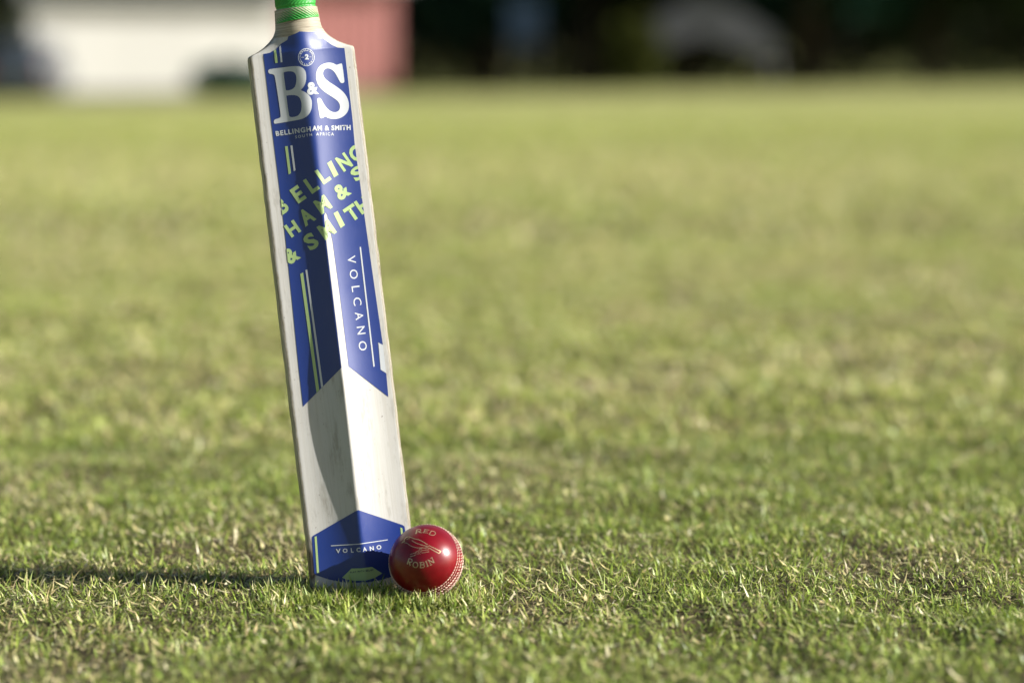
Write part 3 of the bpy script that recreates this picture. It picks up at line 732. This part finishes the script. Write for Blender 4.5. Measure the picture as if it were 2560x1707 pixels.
    for y0 in (-.2, .8):
        for i in range(8): put(near[q.randrange(2)], -3.5 + i, y0 + .5)
    for y0 in (1.8, 2.8, 3.8, 4.8, 5.8):
        x = .215 * (y0 + 1) + .04
        while x < 3.2 + .45 * y0:
            for sg in (-1, 1): put(near[q.randrange(2)], sg * (x + .5), y0 + .5)
            x += 1
    for y0 in (6.6, 8.6, 10.6, 12.6):
        x = .215 * (y0 + 2) + .05
        while x < 3.4 + .45 * y0:
            for sg in (-1, 1): put(mid[q.randrange(2)], sg * (x + 1), y0 + 1)
            x += 2
grow()

# ------------------------------------------------------------------ background
M_WHITEWALL = simple('cream_weatherboard', (.40, .39, .36), .6, .3, .06, 2)
M_RED = simple('red_paint', (.30, .12, .11), .55, .35, .12, 2)
M_ROOF = simple('dark_roof_metal', (.05, .052, .055), .5, .4, .2, 3)
M_TRIM = simple('grey_trim', (.25, .25, .25), .5, .4, .1, 5)
M_BARK = simple('bark', (.055, .042, .03), .9, .2, .4, 8)
M_GREY = simple('shade_darkened_canvas', (.07, .072, .08), .7, .3, .12, 3)  # canopy canvas darkened in place of missing tree shade
M_STEEL = simple('galvanised_steel', (.3, .3, .31), .45, .5, .1, 10, metal=.8)
M_PLINTH = simple('concrete_plinth', (.10, .095, .085), .9, .2, .2, 4)
M_GLASS = simple('dark_glass', (.02, .025, .03), .08, .5, .05, 2)
M_CAR = simple('shade_darkened_car_paint', (.05, .06, .075), .3, .5, .05, 3, coat=.8)  # pale car paint darkened to stand in for tree shade
M_RUBBER = simple('tyre_rubber', (.02, .02, .02), .8, .3, .2, 20)
M_LAMP = simple('lamp_lens', (.6, .6, .58), .15, .5, .05, 5)
M_NAVY = simple('navy_paint', (.018, .036, .07), .5, .3, .15, 3)
M_FENCE = simple('dark_timber', (.04, .036, .03), .85, .2, .3, 5)
def leaf_mat(name, c):
    t = NT(name); t.n.remove(t.p); a = t.attr('tint').outputs['Fac']
    cc = t.ramp(a, [(0, tuple(x * .55 for x in c)), (1, tuple(x * 1.35 for x in c))])
    d = t.node('BsdfDiffuse'); t.link(cc, d.inputs[0]); tr = t.node('BsdfTranslucent'); t.link(cc, tr.inputs[0])
    mx = t.node('MixShader'); mx.inputs[0].default_value = .25; t.link(d.outputs[0], mx.inputs[1]); t.link(tr.outputs[0], mx.inputs[2]); t.link(mx.outputs[0], t.n['Material Output'].inputs[0])
    return t.m
M_LEAF = leaf_mat('dark_evergreen_leaf', (.032, .045, .020)); M_LEAF2 = leaf_mat('olive_leaf', (.075, .085, .022)); M_SHRUB = leaf_mat('blue_green_leaf', (.06, .13, .095)); M_LEAF3 = leaf_mat('bluish_leaf', (.022, .055, .038))
def leaves(name, centers, size, m, parent, seed):
    r = np.random.default_rng(seed); n = len(centers)
    a = r.normal(size=(n, 3)); a /= np.linalg.norm(a, axis=1, keepdims=True); b = r.normal(size=(n, 3)); b = np.cross(a, b); b /= np.linalg.norm(b, axis=1, keepdims=True)
    s = size * r.uniform(.6, 1.4, n)[:, None]
    V = np.stack([centers - a * s, centers + b * s * .45, centers + a * s, centers - b * s * .45], 1).reshape(-1, 3)
    me = mesh_fast(name, V, np.arange(4 * n), np.arange(n) * 4, None)
    at = me.attributes.new('tint', 'FLOAT', 'POINT'); at.data.foreach_set('value', np.repeat(r.random(n), 4).astype(np.float32))
    return link_mesh(name, me, m, parent)
def tree(x, y, h, r0, lm, label, seed, clear=2.2, nl=5200):
    z = float(gz(x, y)); o = empty('tree', (x, y, z)); rr = random.Random(seed); r = np.random.default_rng(seed)
    tag(o, label, 'tree', 'trees along the far boundary')
    bm = bmesh.new(); tr = .16 + h * .012
    pts = [(0, 0, -.1), (rr.uniform(-.1, .1), 0, h * .2), (rr.uniform(-.3, .3), rr.uniform(-.2, .2), h * .45), (rr.uniform(-.4, .4), rr.uniform(-.3, .3), h * .8)]
    tube(bm, pts, [tr * 1.25, tr, tr * .7, tr * .2], 9)
    tips = []
    for k in range(9):
        a = k * 2.4 + rr.random(); zz = h * rr.uniform(.22, .6); L = r0 * rr.uniform(.6, .95)
        e = (math.cos(a) * L, math.sin(a) * L, zz + L * rr.uniform(.15, .6)); tips.append(e)
        tube(bm, [(0, 0, zz), (e[0] * .5, e[1] * .5, zz + (e[2] - zz) * .4), e], [tr * .4, tr * .25, tr * .07], 6)
    bm_obj('trunk', bm, M_BARK, o, True)
    # crown: many clumps
    cl = [np.array(e) for e in tips]
    for k in range(34):
        a = rr.uniform(0, 6.28); q = math.sqrt(rr.random()); zc = rr.uniform(clear + .5, h)
        f = math.sin(math.pi * min(1, max(.12, (zc - clear * .3) / (h - clear * .3)))) ** .6
        cl.append(np.array([math.cos(a) * r0 * q * f, math.sin(a) * r0 * q * f, zc]))
    per = nl // len(cl); P = []
    for c in cl:
        d = r.normal(size=(per, 3)); d /= np.linalg.norm(d, axis=1, keepdims=True)
        P.append(c + d * (r.random((per, 1)) ** .5) * np.array([1.15, 1.15, .8]) * rr.uniform(.8, 1.25) * r0 / 3.2)
    P = np.concatenate(P); P = P[P[:, 2] > clear * .75]
    leaves('crown', P, .26, lm, o, seed)
    return o
TREES = [(-.6, 69.0, 11, 3.4, 'dark tree just right of the red shed'), (2.2, 68.5, 12, 3.6, 'dark tree behind the blue board'), (5.0, 68.5, 12, 3.6, 'dark tree behind the grey gabled canopy'),
         (8.2, 66.8, 12, 3.6, 'dark tree just right of the grey gabled canopy'), (11.6, 67.5, 13, 3.8, 'dark tree standing near the right end of the far hedge'), (14.8, 67.0, 13, 4.0, 'rightmost dark tree at the far boundary'),
         (18.5, 66.5, 13, 4.2, 'dark tree beyond the right end of the hedge'), (22.8, 66.0, 13, 4.2, 'farthest right tree outside the view'), (-14.2, 63, 11, 3.4, 'dark tree behind the parked car at the far left'), (-17.8, 61, 11, 3.6, 'dark tree left of the parked car'),
         (-10.5, 72, 12, 3.6, 'dark tree rising behind the cream pavilion'), (-5.5, 73, 12, 3.6, 'dark tree rising behind the red shed')]
for i, (x, y, h, r0, lb) in enumerate(TREES):
    tree(x, y, h, r0, M_LEAF if i % 3 else M_LEAF3, lb, 40 + i, clear=1.6 if i < 8 else 1.2)
def hedge(x0, x1, y, h, w, m, label, seed, n, name='hedge', leaf=.16):
    xm = (x0 + x1) / 2; z = float(gz(xm, y)); o = empty(name, (xm, y, z)); tag(o, label, 'hedge')
    r = np.random.default_rng(seed); L = (x1 - x0) / 2
    P = np.stack([r.uniform(-L, L, n), r.uniform(-w, w, n), r.uniform(0, 1, n) ** .8 * h], 1)
    P[:, 2] *= .88 + .22 * fbm(P[:, 0] * .9 + seed, P[:, 1] * .5, 2); P[:, 1] += (fbm(P[:, 0] * .8, P[:, 2] * .9, 2) - .5) * .6
    P[:, 2] += gz(P[:, 0] + xm, P[:, 1] + y) - z
    leaves('foliage', P, leaf, m, o, seed)
    bm = bmesh.new(); rr = random.Random(seed)
    for k in range(int(L * 4)):
        bx = -L + (k + .5) * 2 * L / int(L * 4); bz = float(gz(bx + xm, y)) - z
        tube(bm, [(bx, 0, bz - .05), (bx + rr.uniform(-.1, .1), rr.uniform(-.1, .1), bz + h * .5), (bx + rr.uniform(-.3, .3), rr.uniform(-.2, .2), bz + h * .85)], [.035, .025, .01], 5)
    bm_obj('stems', bm, M_BARK, o)
    return o
hedge(-6.5, 22, 73.5, 3.2, .9, M_LEAF, 'long dark clipped hedge behind the far trees', 71, 30000)
hedge(-24, -12.2, 66.5, 3.0, .9, M_LEAF, 'dark hedge behind the parked car at far left', 72, 14000)

hedge(-75, -24.5, 68.0, 5.5, 1.6, M_LEAF, 'tall dark hedge running on beyond the left edge of the view', 73, 16000, leaf=.42)
hedge(22.5, 75, 73.0, 5.5, 1.6, M_LEAF, 'tall dark hedge running on beyond the right edge of the view', 74, 16000, leaf=.42)

# cream pavilion with boarded wall
def building(name, label, cat, px0, px1, dist, yaw, wallh, depth, wm, boards, vertical, roofm):
    x0 = (px0 - CX) / FPX * dist; x1 = (px1 - CX) / FPX * dist; W = (x1 - x0) / math.cos(yaw)
    z = float(gz((x0 + x1) / 2, dist)) - .04
    o = empty(name, (x0, dist, z), yaw); tag(o, label, cat)
    box('plinth', M_PLINTH, o, -.03, W + .03, -.03, depth, 0, .22)
    box('wall', wm, o, 0, W, 0, depth - .05, .22, wallh)
    if vertical:
        nb = int(W / .3); me0 = None
        for k in range(nb):
            bx = (k + .5) * W / nb
            b = box('rib', wm, o, bx - .04, bx + .04, -.035, -.002, .24, wallh - .02) if me0 is None else bpy.data.objects.new('rib', me0)
            if me0 is None: me0 = b.data; bx_first = bx
            else: col.objects.link(b); b.parent = o; b.location = (bx - bx_first, 0, 0)
    else:
        nb = int((wallh - .22) / .18); me0 = None
        for k in range(nb):
            if me0 is None:
                bm = bmesh.new(); hh = (wallh - .22) / nb
                vs = [bm.verts.new(p) for p in ((-.01, -.004, .22), (W + .01, -.004, .22), (W + .01, -.004, .22 + hh), (-.01, -.004, .22 + hh), (-.01, -.03, .222), (W + .01, -.03, .222), (W + .01, -.008, .22 + hh - .004), (-.01, -.008, .22 + hh - .004))]
                for f in ((4, 5, 6, 7), (0, 4, 7, 3), (1, 2, 6, 5), (0, 1, 5, 4), (3, 7, 6, 2)): bm.faces.new([vs[i] for i in f])
                b = bm_obj('weatherboard', bm, wm, o); me0 = b.data
            else:
                b = bpy.data.objects.new('weatherboard', me0); col.objects.link(b); b.parent = o; b.location = (0, 0, k * (wallh - .22) / nb)
    bm = bmesh.new()
    pr = [(-.45, wallh - .02), (depth / 2, wallh + 1.1), (depth + .4, wallh - .02)]
    up = .09; vs = []
    for xx in (-.35, W + .35):
        vs.append([bm.verts.new((xx, p[0], p[1])) for p in pr] + [bm.verts.new((xx, p[0], p[1] + up)) for p in pr])
    A, B = vs
    for i in range(2):
        bm.faces.new((A[i], B[i], B[i + 1], A[i + 1])); bm.faces.new((A[3 + i], A[4 + i], B[4 + i], B[3 + i]))
        for Q in (A, B): bm.faces.new((Q[i], Q[i + 1], Q[4 + i], Q[3 + i]))
    bm.faces.new((A[0], A[3], B[3], B[0])); bm.faces.new((A[2], B[2], B[5], A[5]))
    bmesh.ops.recalc_face_normals(bm, faces=bm.faces[:]); bm_obj('roof', bm, roofm, o)
    for xx in (.02, W - .02):
        bm = bmesh.new(); bm.faces.new([bm.verts.new(p) for p in ((xx, 0, wallh), (xx, depth - .05, wallh), (xx, depth / 2, wallh + 1.08))]); bm_obj('gable', bm, wm, o)
    box('gutter', M_TRIM, o, -.35, W + .35, -.56, -.455, wallh - .06, wallh + .06)
    return o, W
pav, PW = building('pavilion', 'low cream boarded pavilion across the field, left of the red shed', 'building', 90, 690, 59.0, R_(24), 2.52, 5.0, M_WHITEWALL, 1, False, M_ROOF)
shed, SW = building('shed', 'red ribbed metal shed beside the cream pavilion', 'shed', 715, 985, 63.6, R_(22), 3.0, 3.6, M_RED, 1, True, M_ROOF)
# bluish green shrub before the pavilion
def shrub(px, dist, w, h, m, label, seed):
    x = (px - CX) / FPX * dist; z = float(gz(x, dist)); o = empty('shrub', (x, dist, z)); tag(o, label, 'shrub')
    r = np.random.default_rng(seed); n = 2600
    P = r.normal(size=(n, 3)); P /= np.linalg.norm(P, axis=1, keepdims=True); P *= r.random((n, 1)) ** .4
    P = P * np.array([w, w * .7, h * .5]) + np.array([0, 0, h * .52]); P *= (.85 + .3 * vnoise(P[:, 0] * 4 + 9, P[:, 2] * 4))[:, None]
    leaves('foliage', P, .09, m, o, seed)
    bm = bmesh.new(); rr = random.Random(seed)
    for k in range(6): tube(bm, [(rr.uniform(-.1, .1), rr.uniform(-.1, .1), -.05), (rr.uniform(-.5, .5) * w, rr.uniform(-.3, .3) * w, h * .7)], [.03, .01], 5)
    bm_obj('stems', bm, M_BARK, o)
shrub(560, 57.5, .85, .85, M_SHRUB, 'rounded bluish green shrub in front of the cream pavilion', 5)
shrub(630, 57.9, .7, .75, M_SHRUB, 'smaller bluish green shrub towards the red shed', 6)
shrub(1590, 62.0, .7, 1.9, M_LEAF2, 'olive green shrub left of the grey gabled canopy', 7)

# grey gabled canopy
def canopy():
    d = 63.5; s = d / FPX
    xc = (1755 - CX) * s; z = float(gz(xc, d)); o = empty('canopy', (xc, d, z)); tag(o, 'grey gabled canopy before the far trees, tree shade put into its dark canvas colour', 'canopy')
    zz = lambda py: CAM_H + (YH - py) * s - z
    hwid = 1.9; apex_o = zz(-35); ap_i = zz(88); ev_o = zz(95); ev_i = zz(148); L = 3.0
    for y0 in (0, L):
        bm = bmesh.new()
        pts = [(-hwid, ev_i), (-hwid, ev_o), (0, apex_o), (hwid, ev_o), (hwid, ev_i), (0, ap_i)]
        a = [bm.verts.new((p[0], y0, p[1])) for p in pts]; b = [bm.verts.new((p[0], y0 + .04, p[1])) for p in pts]
        for q in ((0, 1, 2, 5), (5, 2, 3, 4)):
            bm.faces.new([a[i] for i in q]); bm.faces.new([b[i] for i in q][::-1])
        for i in range(6): bm.faces.new((a[i], b[i], b[(i + 1) % 6], a[(i + 1) % 6]))
        bmesh.ops.recalc_face_normals(bm, faces=bm.faces[:]); bm_obj('gable_valance', bm, M_GREY, o)
    for sx in (-1, 1):
        bm = bmesh.new(); c = [(0, .05, apex_o - .01), (0, L - .01, apex_o - .01), (sx * hwid, L - .01, ev_o - .01), (sx * hwid, .05, ev_o - .01)]
        lo = [bm.verts.new(p) for p in c]; hi = [bm.verts.new((p[0], p[1], p[2] + .02)) for p in c]
        bm.faces.new(lo); bm.faces.new(hi[::-1])
        for i in range(4): bm.faces.new((lo[i], hi[i], hi[(i + 1) % 4], lo[(i + 1) % 4]))
        bmesh.ops.recalc_face_normals(bm, faces=bm.faces[:]); bm_obj('roof_sheet', bm, M_GREY, o)
        for yy in (.1, L - .1):
            bm = bmesh.new(); tube(bm, [(sx * (hwid - .05), yy, -.02), (sx * (hwid - .05), yy, ev_i + .05)], [.03, .03], 10); bm_obj('post', bm, M_STEEL, o, True)
canopy()
# navy board on posts
def board():
    d = 64.0; x = (1312 - CX) / FPX * d; z = float(gz(x, d)); o = empty('board', (x, d, z)); tag(o, 'narrow navy blue board on two posts under the far trees', 'board')
    for sx in (-.32, .32):
        bm = bmesh.new(); tube(bm, [(sx, .05, -.02), (sx, .05, 2.3)], [.03, .03], 10); bm_obj('post', bm, M_STEEL, o, True)
    box('panel', M_NAVY, o, -.42, .42, -.01, .015, 1.25, 2.4, bev=.004)
board()
# parked car, seen from its tail, cut by the left edge of the picture
def car():
    d = 57.5; x = (40 - CX) / FPX * d; z = float(gz(x, d)); o = empty('parked_car', (x, d, z), R_(-6)); tag(o, 'blue grey small car with tree shade darkened into its paint, parked beside the cream pavilion', 'car')
    def loft(name, secs, m, parent):
        bm = bmesh.new(); rows = []
        for (yy, w, z0, z1, rd) in secs:
            ring = []
            for k in range(24):
                a = 2 * math.pi * k / 24; ca, sa = math.cos(a), math.sin(a)
                e = 2 / rd
                ring.append(bm.verts.new((math.copysign(abs(ca) ** e, ca) * w, yy, (z0 + z1) / 2 + math.copysign(abs(sa) ** e, sa) * (z1 - z0) / 2)))
            rows.append(ring)
        for a, b in zip(rows, rows[1:]):
            for k in range(24): bm.faces.new((a[k], a[(k + 1) % 24], b[(k + 1) % 24], b[k]))
        bm.faces.new(rows[0]); bm.faces.new(rows[-1][::-1]); bmesh.ops.recalc_face_normals(bm, faces=bm.faces[:])
        return bm_obj(name, bm, m, parent, True)
    body = loft('body', [(0, .70, .32, .78, 5), (.08, .80, .26, .88, 5), (.6, .84, .22, .92, 6), (2.2, .85, .20, .90, 6), (3.2, .83, .22, .82, 6), (3.75, .72, .28, .70, 5), (3.85, .6, .34, .62, 4)], M_CAR, o)
    loft('cabin', [(.05, .58, .86, .92, 4), (.22, .66, .85, 1.28, 4.5), (.55, .66, .85, 1.43, 4.5), (1.5, .66, .85, 1.46, 4.5), (2.1, .64, .85, 1.36, 4.5), (2.75, .62, .84, .9, 4)], M_CAR, o)
    loft('rear_window', [(.085, .50, .97, 1.0, 4), (.19, .54, .96, 1.25, 4)], M_GLASS, o)
    for sx in (-1, 1):
        box('side_window', M_GLASS, o, *sorted((sx * .648, sx * .668)), .5, 2.0, .98, 1.28, bev=.008)
        box('tail_lamp', simple('red_lens', (.3, .02, .02), .2), o, *sorted((sx * .62, sx * .76)), -.02, .06, .6, .8, bev=.01)
        for yy in (.62, 3.05):
            bm = bmesh.new(); tube(bm, [(sx * .68, yy, .3), (sx * .87, yy, .3)], [.3, .3], 24); w = bm_obj('wheel', bm, M_RUBBER, o)
            bm = bmesh.new(); tube(bm, [(sx * .80, yy, .3), (sx * .885, yy, .3)], [.19, .17], 16); bm_obj('rim', bm, M_STEEL, w)
    box('bumper', M_CAR, o, -.74, .74, -.06, .06, .3, .5, bev=.03)
car()
